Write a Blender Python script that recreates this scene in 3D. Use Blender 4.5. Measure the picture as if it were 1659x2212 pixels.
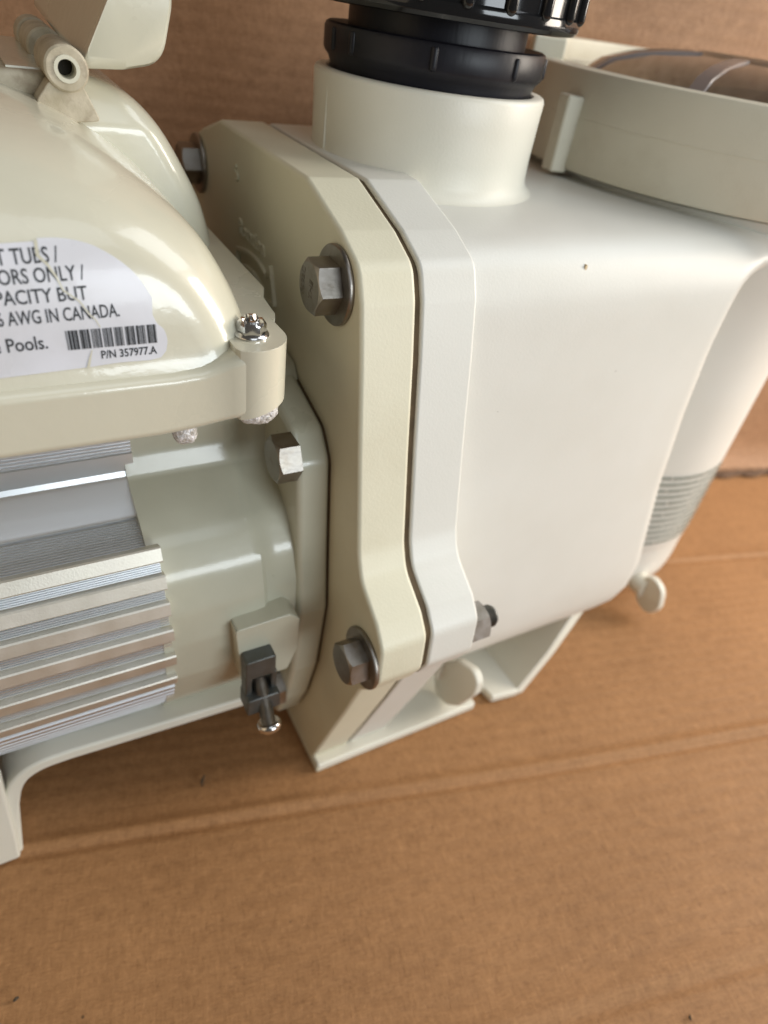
import bpy, bmesh, math, random
from mathutils import Matrix, Vector

for o in list(bpy.data.objects):
    bpy.data.objects.remove(o, do_unlink=True)
SC = bpy.context.scene
COL = SC.collection
random.seed(7)
MM = 0.001
ZF = 303.0          # modelling height zero is the rim of the outlet port, 303 mm above the floor

# ------------------------------------------------------------------ camera
cd = bpy.data.cameras.new('camera')
cam = bpy.data.objects.new('camera', cd); COL.objects.link(cam)
SC.camera = cam
Rm = ((0.8733221, -0.20311977, 0.44277632), (-0.46946373, -0.59357155, 0.653664), (0.13004735, -0.77872664, -0.61373652))
m = Matrix.Identity(4)
for i in range(3):
    m[i][0] = Rm[i][0]; m[i][1] = -Rm[i][1]; m[i][2] = -Rm[i][2]
m[0][3], m[1][3], m[2][3] = -167.6*MM, -265.5*MM, (25.0+ZF)*MM
cam.matrix_world = m
cd.sensor_fit = 'HORIZONTAL'; cd.sensor_width = 7.35; cd.lens = 7.35*1430/1659
cd.clip_start = 0.01; cd.clip_end = 50
cd.dof.use_dof = True; cd.dof.focus_distance = 0.205; cd.dof.aperture_fstop = 2.2

# ------------------------------------------------------------------ light
SC.view_settings.view_transform = 'Standard'; SC.view_settings.look = 'None'
SC.view_settings.gamma = 1.0; SC.view_settings.exposure = -0.22
SC.view_settings.use_curve_mapping = False
w = bpy.data.worlds.new('World'); SC.world = w; w.use_nodes = True
bg = w.node_tree.nodes['Background']
bg.inputs[0].default_value = (0.90, 0.85, 0.77, 1); bg.inputs[1].default_value = 0.11

def area(name, loc, target, sx, sy, power, col):
    d = bpy.data.lights.new(name, 'AREA'); d.shape = 'RECTANGLE'
    d.size = sx; d.size_y = sy; d.energy = power; d.color = col
    o = bpy.data.objects.new(name, d); COL.objects.link(o)
    o.location = loc
    o.rotation_euler = (Vector(target)-Vector(loc)).to_track_quat('-Z', 'Y').to_euler()
    return o
area('front_opening_light', (0.45, -1.7, 0.50), (0.0, 0, 0.2), 0.9, 0.5, 17.2, (0.87, 0.95, 1.0))
area('overhead_sky_light', (0.90, -0.36, 1.25), (0.2, -0.05, 0.1), 0.8, 0.8, 9.5, (0.90, 0.95, 1.0))
area('front_sky_light', (-0.08, -1.12, 1.55), (-0.1, -0.1, 0.2), 0.9, 0.8, 4.3, (0.82, 0.91, 1.0))
area('side_opening_light', (1.05, -0.42, 0.50), (0.3, 0.05, 0.14), 0.4, 0.6, 15, (1.0, 0.90, 0.78))
area('left_fill_light', (-1.2, -0.25, 0.55), (-0.05, 0, 0.15), 1.0, 0.9, 2.5, (1.0, 0.79, 0.52))  # unseen warm fill, added to brighten the faces turned left

SC.render.engine = 'CYCLES'
SC.cycles.use_denoising = True

# ------------------------------------------------------------------ materials
def lin(c):
    return tuple((x/12.92 if x <= 0.04045 else ((x+0.055)/1.055)**2.4) for x in c)
def rgb(r, g, b):
    return lin((r/255, g/255, b/255)) + (1,)

def mat(name, col, rough=0.5, metal=0.0, vary=0.06, vscale=40, bump=0.0, bscale=900, coat=0.0, coat_rough=0.08,
        dirt=0.0, dirt_col=(0.16, 0.12, 0.07, 1), dscale=30, specks=0.0, rvary=0.08, stretch=None, spec=0.5, sss=0.0, bdist=0.0004, wavy=3.0):
    M = bpy.data.materials.new(name); M.use_nodes = True
    nt = M.node_tree; N = nt.nodes; L = nt.links
    P = N['Principled BSDF']
    tc = N.new('ShaderNodeTexCoord'); mp = N.new('ShaderNodeMapping')
    L.new(tc.outputs['Object'], mp.inputs[0])
    if stretch: mp.inputs['Scale'].default_value = stretch
    n1 = N.new('ShaderNodeTexNoise'); n1.inputs['Scale'].default_value = vscale; n1.inputs['Detail'].default_value = 6
    L.new(mp.outputs[0], n1.inputs['Vector'])
    cr = N.new('ShaderNodeValToRGB')
    cr.color_ramp.elements[0].position = 0.3; cr.color_ramp.elements[1].position = 0.7
    c = col
    cr.color_ramp.elements[0].color = (c[0]*(1-vary), c[1]*(1-vary*1.1), c[2]*(1-vary*1.4), 1)
    cr.color_ramp.elements[1].color = (min(1, c[0]*(1+vary*.6)), min(1, c[1]*(1+vary*.6)), min(1, c[2]*(1+vary*.7)), 1)
    L.new(n1.outputs[0], cr.inputs[0])
    last = cr.outputs[0]
    def mixin(fac_socket, colour, last):
        mx = N.new('ShaderNodeMix'); mx.data_type = 'RGBA'
        L.new(fac_socket, mx.inputs[0]); L.new(last, mx.inputs[6]); mx.inputs[7].default_value = colour
        return mx.outputs[2]
    if dirt > 0:
        n2 = N.new('ShaderNodeTexNoise'); n2.inputs['Scale'].default_value = dscale; n2.inputs['Detail'].default_value = 9
        n2.inputs['Roughness'].default_value = 0.65
        L.new(tc.outputs['Object'], n2.inputs['Vector'])
        r2 = N.new('ShaderNodeMapRange'); r2.inputs[1].default_value = 0.52; r2.inputs[2].default_value = 0.78
        r2.inputs[3].default_value = 0; r2.inputs[4].default_value = dirt
        L.new(n2.outputs[0], r2.inputs[0]); last = mixin(r2.outputs[0], dirt_col, last)
    if specks > 0:
        v = N.new('ShaderNodeTexVoronoi'); v.inputs['Scale'].default_value = 55
        L.new(tc.outputs['Object'], v.inputs['Vector'])
        sz = N.new('ShaderNodeMath'); sz.operation = 'MULTIPLY'; L.new(v.outputs['Color'], sz.inputs[0]); sz.inputs[1].default_value = 0.045
        lt = N.new('ShaderNodeMath'); lt.operation = 'LESS_THAN'; L.new(v.outputs['Distance'], lt.inputs[0])
        sb = N.new('ShaderNodeMath'); sb.operation = 'SUBTRACT'; L.new(sz.outputs[0], sb.inputs[0]); sb.inputs[1].default_value = 0.022
        L.new(sb.outputs[0], lt.inputs[1])
        ml = N.new('ShaderNodeMath'); ml.operation = 'MULTIPLY'; L.new(lt.outputs[0], ml.inputs[0]); ml.inputs[1].default_value = specks
        last = mixin(ml.outputs[0], (0.11, 0.08, 0.05, 1), last)
    L.new(last, P.inputs['Base Color'])
    rr = N.new('ShaderNodeMapRange'); rr.inputs[3].default_value = max(0.02, rough-rvary); rr.inputs[4].default_value = min(1, rough+rvary)
    L.new(n1.outputs[0], rr.inputs[0]); L.new(rr.outputs[0], P.inputs['Roughness'])
    P.inputs['Metallic'].default_value = metal
    P.inputs['Specular IOR Level'].default_value = spec
    P.inputs['Coat Weight'].default_value = coat; P.inputs['Coat Roughness'].default_value = coat_rough
    if sss > 0:
        P.inputs['Subsurface Weight'].default_value = sss; P.inputs['Subsurface Radius'].default_value = (1, .8, .5)
        P.inputs['Subsurface Scale'].default_value = 0.002
    if bump > 0:
        n3 = N.new('ShaderNodeTexNoise'); n3.inputs['Scale'].default_value = bscale; n3.inputs['Detail'].default_value = 3
        L.new(mp.outputs[0], n3.inputs['Vector'])
        n4 = N.new('ShaderNodeTexNoise'); n4.inputs['Scale'].default_value = 32; n4.inputs['Detail'].default_value = 2
        L.new(tc.outputs['Object'], n4.inputs['Vector'])
        ad = N.new('ShaderNodeMath'); ad.operation = 'MULTIPLY_ADD'; L.new(n4.outputs[0], ad.inputs[0]); ad.inputs[1].default_value = wavy; L.new(n3.outputs[0], ad.inputs[2])
        b = N.new('ShaderNodeBump'); b.inputs['Strength'].default_value = bump; b.inputs['Distance'].default_value = bdist
        L.new(ad.outputs[0], b.inputs['Height']); L.new(b.outputs[0], P.inputs['Normal'])
        if coat > 0: L.new(b.outputs[0], P.inputs['Coat Normal'])
    return M

M = {}
M['almond'] = mat('almond_plastic', (0.72, 0.695, 0.60, 1), rough=0.42, vary=0.03, vscale=25, bump=0.16, bscale=1100, dirt=0.10, dirt_col=(0.42, 0.34, 0.2, 1), dscale=14, specks=0.8)
M['pale'] = mat('pale_almond_plastic', (0.70, 0.69, 0.635, 1), rough=0.42, vary=0.025, vscale=25, bump=0.14, bscale=1100, dirt=0.08, dirt_col=(0.45, 0.38, 0.25, 1), dscale=14, specks=0.8)  # less yellow than the plain almond; for housing, flange and pot
M['yellowed'] = mat('yellowed_almond_plastic', (0.69, 0.655, 0.505, 1), rough=0.45, vary=0.045, vscale=22, bump=0.17, bscale=1000, dirt=0.16, dirt_col=(0.42, 0.33, 0.17, 1), dscale=18, specks=0.9)
M['ringp'] = mat('clamp_ring_plastic', (0.68, 0.64, 0.515, 1), rough=0.5, vary=0.04, vscale=22, bump=0.25, bscale=900, dirt=0.22, dirt_col=(0.34, 0.27, 0.16, 1), dscale=24, specks=0.7)
M['paint'] = mat('glossy_cream_paint', (0.64, 0.61, 0.485, 1), rough=0.28, vary=0.03, vscale=18, bump=0.10, bscale=260, coat=0.6, coat_rough=0.06, dirt=0.10, dirt_col=(0.36, 0.29, 0.17, 1), dscale=20, specks=0.6, bdist=0.0006)
M['bell'] = mat('bell_paint', (0.52, 0.505, 0.395, 1), rough=0.30, vary=0.06, vscale=30, bump=0.14, bscale=200, coat=0.5, coat_rough=0.12, dirt=0.22, dirt_col=(0.40, 0.38, 0.30, 1), dscale=45, specks=0.9, bdist=0.0006)
M['alu'] = mat('bare_aluminium', (0.82, 0.84, 0.86, 1), rough=0.42, metal=1.0, vary=0.05, vscale=60, bump=0.06, bscale=300, rvary=0.1, stretch=(0.08, 1, 1))
M['fin'] = mat('dusty_fin_aluminium', (0.70, 0.67, 0.595, 1), rough=0.48, metal=0.8, vary=0.08, vscale=90, bump=0.12, bscale=1500, rvary=0.12, dirt=0.3, dirt_col=(0.55, 0.50, 0.40, 1), dscale=120)
M['steel'] = mat('stained_stainless', (0.33, 0.305, 0.275, 1), rough=0.40, metal=1.0, vary=0.16, vscale=160, bump=0.14, bscale=700, rvary=0.13, dirt=0.5, dirt_col=(0.16, 0.11, 0.07, 1), dscale=190)
M['bright'] = mat('bright_steel', (0.70, 0.68, 0.66, 1), rough=0.16, metal=1.0, vary=0.06, vscale=160, rvary=0.08, dirt=0.45, dirt_col=(0.22, 0.13, 0.06, 1), dscale=280)
M['zinc'] = mat('dull_zinc', (0.14, 0.145, 0.14, 1), rough=0.48, metal=0.8, vary=0.2, vscale=140, bump=0.2, bscale=900, dirt=0.4, dirt_col=(0.22, 0.22, 0.19, 1), dscale=160)
M['raw'] = mat('raw_cast_metal', (0.80, 0.80, 0.83, 1), rough=0.5, metal=0.3, vary=0.35, vscale=900, bump=1.0, bscale=700, bdist=0.001, dirt=0.6, dirt_col=(0.10, 0.10, 0.11, 1), dscale=800)
M['black_gloss'] = mat('glossy_black_plastic', (0.012, 0.012, 0.013, 1), rough=0.10, vary=0.1, bump=0.05, bscale=220, rvary=0.04)
M['black_satin'] = mat('satin_black_plastic', (0.012, 0.012, 0.017, 1), rough=0.40, spec=0.3, vary=0.25, vscale=90, bump=0.14, bscale=600, rvary=0.1, stretch=(1, 1, 0.2))
M['dark'] = mat('dark_gap', (0.02, 0.016, 0.01, 1), rough=0.9)
M['gasket'] = mat('brown_gasket', (0.10, 0.065, 0.03, 1), rough=0.8, vary=0.4, vscale=120)
M['ink'] = mat('black_ink', (0.018, 0.018, 0.02, 1), rough=0.45)
M['ink2'] = mat('faded_green_grey_ink', (0.27, 0.285, 0.245, 1), rough=0.5)
M['label'] = mat('scuffed_silver_label', (0.70, 0.70, 0.745, 1), rough=0.30, vary=0.05, vscale=70, bump=0.10, bscale=180, dirt=0.2, dirt_col=(0.45, 0.41, 0.36, 1), dscale=60, coat=0.2)
M['grime'] = mat('grimy_paint', (0.50, 0.44, 0.33, 1), rough=0.65, vary=0.25, vscale=140, bump=0.5, bscale=500, dirt=0.9, dirt_col=(0.20, 0.135, 0.085, 1), dscale=110, specks=0.9)
M['debris'] = mat('dark_debris', (0.07, 0.05, 0.03, 1), rough=0.9)

def lid_mat():
    Mx = bpy.data.materials.new('smoked_brown_lid'); Mx.use_nodes = True
    P = Mx.node_tree.nodes['Principled BSDF']
    P.inputs['Base Color'].default_value = (0.58, 0.46, 0.39, 1)
    P.inputs['Roughness'].default_value = 0.07; P.inputs['Transmission Weight'].default_value = 0.92
    P.inputs['IOR'].default_value = 1.12; P.inputs['Coat Weight'].default_value = 0.6
    return Mx
M['smoked'] = lid_mat()
M['ribp'] = mat('smoked_rib', (0.20, 0.17, 0.16, 1), rough=0.2)

def cardboard(name, wdir, base):
    Mx = bpy.data.materials.new(name); Mx.use_nodes = True
    nt = Mx.node_tree; N = nt.nodes; L = nt.links; P = N['Principled BSDF']
    tc = N.new('ShaderNodeTexCoord')
    def noise(scale, det, vec, rough=0.6):
        n = N.new('ShaderNodeTexNoise'); n.inputs['Scale'].default_value = scale; n.inputs['Detail'].default_value = det
        n.inputs['Roughness'].default_value = rough
        L.new(vec, n.inputs['Vector']); return n.outputs[0]
    def mapping(scale, rotz=0):
        mp = N.new('ShaderNodeMapping'); mp.inputs['Scale'].default_value = scale; mp.inputs['Rotation'].default_value = (0, 0, rotz)
        L.new(tc.outputs['Object'], mp.inputs[0]); return mp.outputs[0]
    def math_(op, a, b):
        n = N.new('ShaderNodeMath'); n.operation = op
        for i, s in enumerate((a, b)):
            if isinstance(s, (int, float)): n.inputs[i].default_value = s
            else: L.new(s, n.inputs[i])
        return n.outputs[0]
    obj = mapping((1, 1, 1))
    blotch = noise(9, 5, obj); fibre = noise(620, 5, mapping((0.45, 1.5, 1.5)), 0.7); mid = noise(130, 6, obj, 0.7)
    fuzz = noise(300, 5, mapping((2.2, 0.55, 0.55)), 0.75)
    streak = noise(60, 4, mapping((0.12, 3.0, 3.0)))
    # flute lines of the corrugation run along local x
    wv = N.new('ShaderNodeTexWave'); wv.wave_type = 'BANDS'; wv.bands_direction = wdir; wv.wave_profile = 'SIN'
    wv.inputs['Scale'].default_value = 40; wv.inputs['Distortion'].default_value = 1.2; wv.inputs['Detail'].default_value = 2; wv.inputs['Detail Scale'].default_value = 0.6
    L.new(obj, wv.inputs['Vector'])
    s = math_('MULTIPLY', math_('SUBTRACT', blotch, .5), .55)
    s = math_('ADD', s, math_('MULTIPLY', math_('SUBTRACT', mid, .5), .60))
    s = math_('ADD', s, math_('MULTIPLY', math_('SUBTRACT', fibre, .5), .85))
    s = math_('ADD', s, math_('MULTIPLY', math_('SUBTRACT', streak, .5), .16))
    s = math_('ADD', s, math_('MULTIPLY', math_('SUBTRACT', wv.outputs['Fac'], .5), math_('MULTIPLY', blotch, 0.07)))
    s = math_('ADD', s, math_('MULTIPLY', math_('SUBTRACT', fuzz, .5), .75))
    s = math_('ADD', s, 0.5)
    cr = N.new('ShaderNodeValToRGB')
    e = cr.color_ramp.elements
    e[0].position = 0.15; e[0].color = (base[0]*.66, base[1]*.62, base[2]*.58, 1)
    e[1].position = 0.85; e[1].color = (base[0]*1.28, base[1]*1.30, base[2]*1.34, 1)
    L.new(s, cr.inputs[0])
    # sparse dark flecks
    v = N.new('ShaderNodeTexVoronoi'); v.inputs['Scale'].default_value = 60; L.new(obj, v.inputs['Vector'])
    sub = math_('SUBTRACT', math_('MULTIPLY', v.outputs['Color'], 0.10), 0.055)
    lt = math_('LESS_THAN', v.outputs['Distance'], sub)
    mx = N.new('ShaderNodeMix'); mx.data_type = 'RGBA'; L.new(math_('MULTIPLY', lt, .7), mx.inputs[0]); L.new(cr.outputs[0], mx.inputs[6])
    mx.inputs[7].default_value = (0.07, 0.04, 0.02, 1)
    L.new(mx.outputs[2], P.inputs['Base Color'])
    P.inputs['Roughness'].default_value = 0.62; P.inputs['Specular IOR Level'].default_value = 0.3
    h = math_('ADD', math_('MULTIPLY', wv.outputs['Fac'], 0.22), math_('MULTIPLY', fibre, 0.45))
    h = math_('ADD', h, math_('MULTIPLY', mid, 0.45))
    h = math_('ADD', h, math_('MULTIPLY', fuzz, 0.4))
    b = N.new('ShaderNodeBump'); b.inputs['Strength'].default_value = 0.7; b.inputs['Distance'].default_value = 0.0007
    L.new(h, b.inputs['Height']); L.new(b.outputs[0], P.inputs['Normal'])
    return Mx
M['card'] = cardboard('floor_cardboard', 'Y', (0.345, 0.176, 0.072))
M['cardw'] = cardboard('wall_cardboard', 'Z', (0.365, 0.203, 0.108))

# ------------------------------------------------------------------ mesh helpers (millimetres)
def obj(name, verts, faces, mt, parent=None, smooth=True, bevel=0, seg=3, angle=32, world=True, zoff=ZF):
    me = bpy.data.meshes.new(name)
    me.from_pydata([(x*MM, y*MM, (z+zoff)*MM) for x, y, z in verts], [], faces)
    bm = bmesh.new(); bm.from_mesh(me)
    bmesh.ops.remove_doubles(bm, verts=bm.verts, dist=1e-7)
    bmesh.ops.recalc_face_normals(bm, faces=bm.faces)
    bm.to_mesh(me); bm.free()
    me.materials.append(M[mt] if isinstance(mt, str) else mt)
    o = bpy.data.objects.new(name, me); COL.objects.link(o)
    if parent: o.parent = parent
    if smooth:
        for p in me.polygons: p.use_smooth = True
        if bevel: pass
        else: me.set_sharp_from_angle(angle=math.radians(angle))
    if bevel:
        b = o.modifiers.new('bevel', 'BEVEL'); b.width = bevel*MM; b.segments = seg
        b.limit_method = 'ANGLE'; b.angle_limit = math.radians(angle); b.harden_normals = True
    return o

class MB:
    def __init__(s): s.v = []; s.f = []
    def add(s, verts, faces):
        n = len(s.v); s.v += [tuple(p) for p in verts]; s.f += [tuple(i+n for i in f) for f in faces]; return s
    def prism(s, pts, a, b, plane='yz'):
        n = len(pts)
        def P(p, t):
            if plane == 'yz': return (t, p[0], p[1])
            if plane == 'xz': return (p[0], t, p[1])
            return (p[0], p[1], t)
        v = [P(p, a) for p in pts]+[P(p, b) for p in pts]
        f = [tuple(range(n)), tuple(range(2*n-1, n-1, -1))]+[(i, (i+1) % n, (i+1) % n+n, i+n) for i in range(n)]
        return s.add(v, f)
    def loft(s, rings, cap=(True, True)):
        n = len(rings[0]); v = [p for r in rings for p in r]; f = []
        for k in range(len(rings)-1):
            for i in range(n):
                j = (i+1) % n; f.append((k*n+i, k*n+j, (k+1)*n+j, (k+1)*n+i))
        if cap[0]: f.append(tuple(range(n)))
        if cap[1]: f.append(tuple(range((len(rings)-1)*n, len(rings)*n)))
        return s.add(v, f)
    def lathe(s, prof, c=(0, 0, 0), axis='z', seg=64, closed=False, cap=(False, False)):
        rings = []
        for r, h in prof:
            ring = []
            for i in range(seg):
                t = 2*math.pi*i/seg; a, b = r*math.cos(t), r*math.sin(t)
                ring.append((c[0]+a, c[1]+b, c[2]+h) if axis == 'z' else (c[0]+h, c[1]+a, c[2]+b) if axis == 'x' else (c[0]+a, c[1]+h, c[2]+b))
            rings.append(ring)
        if closed: rings.append(rings[0])
        return s.loft(rings, cap)
    def prism_zb(s, pts, ztop, zb, paired=False):
        n = len(pts); zt = ztop if callable(ztop) else (lambda x: ztop)
        v = [(p[0], p[1], zb(p[0])) for p in pts]+[(p[0], p[1], zt(p[0])) for p in pts]
        sides = [(i, (i+1) % n, (i+1) % n+n, i+n) for i in range(n)]
        if paired:
            caps = [q for i in range(n//2-1) for q in ((i, i+1, n-2-i, n-1-i), (n+i, n+i+1, 2*n-2-i, 2*n-1-i))]
        else: caps = [tuple(range(n)), tuple(range(2*n-1, n-1, -1))]
        return s.add(v, caps+sides)
    def box(s, x0, x1, y0, y1, z0, z1):
        return s.prism([(x0, y0), (x1, y0), (x1, y1), (x0, y1)], z0, z1, 'xy')
    def obj(s, name, mt, parent=None, **k): return obj(name, s.v, s.f, mt, parent, **k)

def fillet(pts, r, n=5):
    out = []; N = len(pts)
    for i, p in enumerate(pts):
        rr = r[i] if isinstance(r, (list, tuple)) else r
        a, c = Vector(pts[i-1]), Vector(pts[(i+1) % N]); b = Vector(p)
        u, v = (a-b), (c-b); lu, lv = u.length, v.length
        if rr <= 0 or lu < 1e-6 or lv < 1e-6: out.append(tuple(b)); continue
        u /= lu; v /= lv
        ang = math.acos(max(-1, min(1, u.dot(v))))
        if ang > math.radians(176): out.append(tuple(b)); continue
        d = min(rr/math.tan(ang/2), lu*.48, lv*.48)
        p0, p2 = b+u*d, b+v*d
        for k in range(n+1):
            t = k/n; q = p0*(1-t)**2 + b*2*t*(1-t) + p2*t*t; out.append(tuple(q))
    return out

def interp(x, xs, ys):
    if x <= xs[0]: return ys[0]
    for i in range(len(xs)-1):
        if x <= xs[i+1]: return ys[i]+(ys[i+1]-ys[i])*(x-xs[i])/(xs[i+1]-xs[i])
    return ys[-1]

def sinterp(x, xs, ys):
    if x <= xs[0]: return ys[0]
    if x >= xs[-1]: return ys[-1]
    n = len(xs); d = [(ys[i+1]-ys[i])/(xs[i+1]-xs[i]) for i in range(n-1)]
    m_ = [d[0]]+[0 if d[i-1]*d[i] <= 0 else 2*d[i-1]*d[i]/(d[i-1]+d[i]) for i in range(1, n-1)]+[d[-1]]
    for i in range(n-1):
        if x <= xs[i+1]:
            h = xs[i+1]-xs[i]; t = (x-xs[i])/h
            return ((1+2*t)*(1-t)**2*ys[i]+t*(1-t)**2*h*m_[i]+t*t*(3-2*t)*ys[i+1]+t*t*(t-1)*h*m_[i+1])

def smooth_curve(pts, n=6):
    """Catmull-Rom through an open list of points"""
    out = []
    P = [pts[0]]+list(pts)+[pts[-1]]
    for i in range(1, len(P)-2):
        p0, p1, p2, p3 = [Vector(q) for q in P[i-1:i+3]]
        for k in range(n):
            t = k/n
            out.append(tuple(0.5*((2*p1)+(p2-p0)*t+(2*p0-5*p1+4*p2-p3)*t*t+(-p0+3*p1-3*p2+p3)*t**3)))
    out.append(tuple(pts[-1])); return out

def text_mesh(body, size, extrude=0.0, align='LEFT', xscale=1.0, bold=0.0):
    cu = bpy.data.curves.new('t', 'FONT'); cu.body = body; cu.size = size; cu.extrude = extrude; cu.align_x = align
    cu.resolution_u = 3; cu.offset = bold
    ob = bpy.data.objects.new('t', cu); COL.objects.link(ob)
    dg = bpy.context.evaluated_depsgraph_get()
    me = bpy.data.meshes.new_from_object(ob.evaluated_get(dg))
    v = [(p.co.x*xscale, p.co.y, p.co.z) for p in me.vertices]; f = [tuple(p.vertices) for p in me.polygons]
    bpy.data.objects.remove(ob); bpy.data.curves.remove(cu); bpy.data.meshes.remove(me)
    return v, f

def tag(o, label=None, cat=None, group=None, kind=None):
    for k, val in (('label', label), ('category', cat), ('group', group), ('kind', kind)):
        if val: o[k] = val
    return o

# ------------------------------------------------------------------ setting: cardboard floor and cardboard back
UX, UY = 0.9686, -0.2487      # the creases of the sheet run along this direction
CARD_ROT = math.atan2(UY, UX)
WALL_W = 141.0
def bumpf(d, wdt): return math.exp(-(d/wdt)**2)
def floor_h(u, wv):
    h = 0.0
    d = wv+133+1.2*math.sin(u*.011)
    h += 1.5*bumpf(d-2.4, 3.4) - 1.7*bumpf(d+1.9, 2.0)
    d = wv+242+1.5*math.sin(u*.008)-0.02*u
    h += 0.8*bumpf(d-3, 5) - 1.2*bumpf(d+2, 3)
    d = wv-19
    h += 0.8*bumpf(d-2, 3.5) - 0.9*bumpf(d+2, 2.5)
    h += 0.35*math.sin(u*.013+wv*.021)+0.25*math.sin(u*.031-wv*.017)
    return h-0.9
def build_floor():
    us = [-700+ i*9 for i in range(178)]
    ws = []; x = -620.0
    while x < WALL_W-0.1:
        ws.append(x); near = min(abs(x+133), abs(x+242), abs(x-19)); x += 1.6 if near < 16 else 6
    ws.append(WALL_W)
    V = []; F = []
    for wv in ws:
        for u in us: V.append((u, wv, floor_h(u, wv)))
    n = len(us)
    for j in range(len(ws)-1):
        for i in range(n-1): F.append((j*n+i, j*n+i+1, (j+1)*n+i+1, (j+1)*n+i))
    o = obj('cardboard_floor', V, F, 'card', zoff=0, angle=60)
    o.rotation_euler = (0, 0, CARD_ROT)
    tag(o, 'brown corrugated cardboard sheet with pressed creases lying under the pump', kind='structure')
    return o
build_floor()
def build_wall():
    us = [-700+i*10 for i in range(160)]; zs = [4, 7, 10, 14, 18, 23, 30]+[40+j*10 for j in range(62)]
    V = []; F = []
    for z0 in zs:
        for u in us:
            z = z0; t = WALL_W+1.2*math.sin(u*.009+z*.006)+0.9*math.sin(z*.03)+z*0.03
            if z < 30: t -= 11*(1-(z-4)/26)**2
            if z == 4: z = 4+1.6*math.sin(u*.21)+1.2*math.sin(u*.53+1)
            V.append((u, t, z)); z = z0
    n = len(us)
    for j in range(len(zs)-1):
        for i in range(n-1): F.append((j*n+i, j*n+i+1, (j+1)*n+i+1, (j+1)*n+i))
    o = obj('cardboard_wall', V, F, 'cardw', zoff=0, angle=60)
    s = o.modifiers.new('thick', 'SOLIDIFY'); s.thickness = 0.004; s.offset = 1
    o.rotation_euler = (0, 0, CARD_ROT)
    tag(o, 'upright brown cardboard panel standing behind the pump', kind='structure')
    return o
wall_o = build_wall()
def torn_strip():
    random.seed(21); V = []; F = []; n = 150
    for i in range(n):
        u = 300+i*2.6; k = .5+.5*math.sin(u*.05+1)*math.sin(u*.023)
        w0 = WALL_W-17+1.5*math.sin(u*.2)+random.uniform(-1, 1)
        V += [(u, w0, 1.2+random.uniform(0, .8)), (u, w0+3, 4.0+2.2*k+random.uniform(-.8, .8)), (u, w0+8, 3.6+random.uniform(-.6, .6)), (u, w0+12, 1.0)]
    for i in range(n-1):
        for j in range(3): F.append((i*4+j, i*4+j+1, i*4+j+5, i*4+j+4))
    o = obj('torn_edge', V, F, mat('torn_paper_dark_gap', (0.13, 0.075, 0.045, 1), rough=0.9, vary=0.4, vscale=200), wall_o, zoff=0, angle=80)  # torn paper strip, coloured dark to paint in the shaded gap
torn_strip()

# ------------------------------------------------------------------ the pump
pump = bpy.data.objects.new('pool_pump', None); COL.objects.link(pump)
tag(pump, 'cream pool pump with finned motor, black pipe union and strainer pot on cardboard', 'pump')

# ---- seal plate and housing flange share one outline (y, z)
half = [(-46, -26), (-74, -34.5), (-88, -41), (-92.5, -51), (-97, -70), (-103.5, -102), (-111.5, -138), (-116, -147.5), (-130.5, -156.5), (-137, -164),
        (-138.5, -181), (-134, -191), (-127.5, -199), (-118, -229), (-105, -268), (-94, -300)]
half_r = [8, 10, 10, 14, 40, 60, 22, 14, 9, 9, 10, 6, 5, 20, 20, 2]
def plate_outline(shrink=0.0, bottom=-300):
    h = [(p[0]+shrink, p[1]-(shrink if k < 4 else 0)) for k, p in enumerate(half)]
    h[-1] = (h[-1][0], bottom)
    full = h+[(-p[0], p[1]) for p in reversed(h)]
    return fillet(full, half_r+half_r[::-1], 5)

MB().prism(plate_outline(), -71.5, -51.2).obj('seal_plate', 'yellowed', pump, bevel=1.7, seg=3)
sp = bpy.data.objects['seal_plate']; tag(sp, 'yellowed cream seal plate between motor and housing')
MB().prism(plate_outline(1.5), -51.3, -48.9).obj('gasket', 'gasket', pump)
MB().prism(plate_outline(0.3), -49.0, -27.0).obj('housing_flange', 'pale', pump, bevel=1.3, seg=3)

# moulded marks on the seal plate
def on_seal(verts, y0, z0, rot=0.0, mirror=-1):
    out = []
    for x, y, z in verts:
        a = x*math.cos(rot)-y*math.sin(rot); b = x*math.sin(rot)+y*math.cos(rot)
        out.append((-71.5-z-0.02, y0-a, z0+b))
    return out
v, f = text_mesh('Rotation', 9.0, 0.7)
obj('moulded_lettering', on_seal(v, 21, -64, 0.0), f, 'yellowed', sp, smooth=False)
def arrow_pts():
    up = smooth_curve([(22.0, -71.0), (8, -68.2), (-4, -67.8), (-14.5, -70.2)], 6)
    dn = smooth_curve([(-9.0, -76.8), (0, -74.6), (10, -75.0), (20.5, -78.0)], 6)
    return up+[(-18.5, -65.6), (-23.5, -78.2), (-9.5, -81.4)]+dn
def band(pts, wdt, x0, x1):
    mb = MB(); n = len(pts)
    for i in range(n):
        a, b = Vector(pts[i]), Vector(pts[(i+1) % n]); d = (b-a)
        if d.length < 1e-4: continue
        d.normalize(); nn = Vector((-d.y, d.x))*wdt/2; e = d*wdt*.35
        mb.prism([tuple(a-e+nn), tuple(a-e-nn), tuple(b+e-nn), tuple(b+e+nn)], x0-0.004*(i % 3), x1, 'yz')
    return mb
band(arrow_pts(), 1.5, -73.0, -71.3).obj('rotation_arrow', 'yellowed', sp, smooth=False)
v, f = text_mesh('S', 9, 0.8)
obj('moulded_mark', on_seal(v, 24, -45, 0.5), f, 'yellowed', sp, smooth=False)

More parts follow.
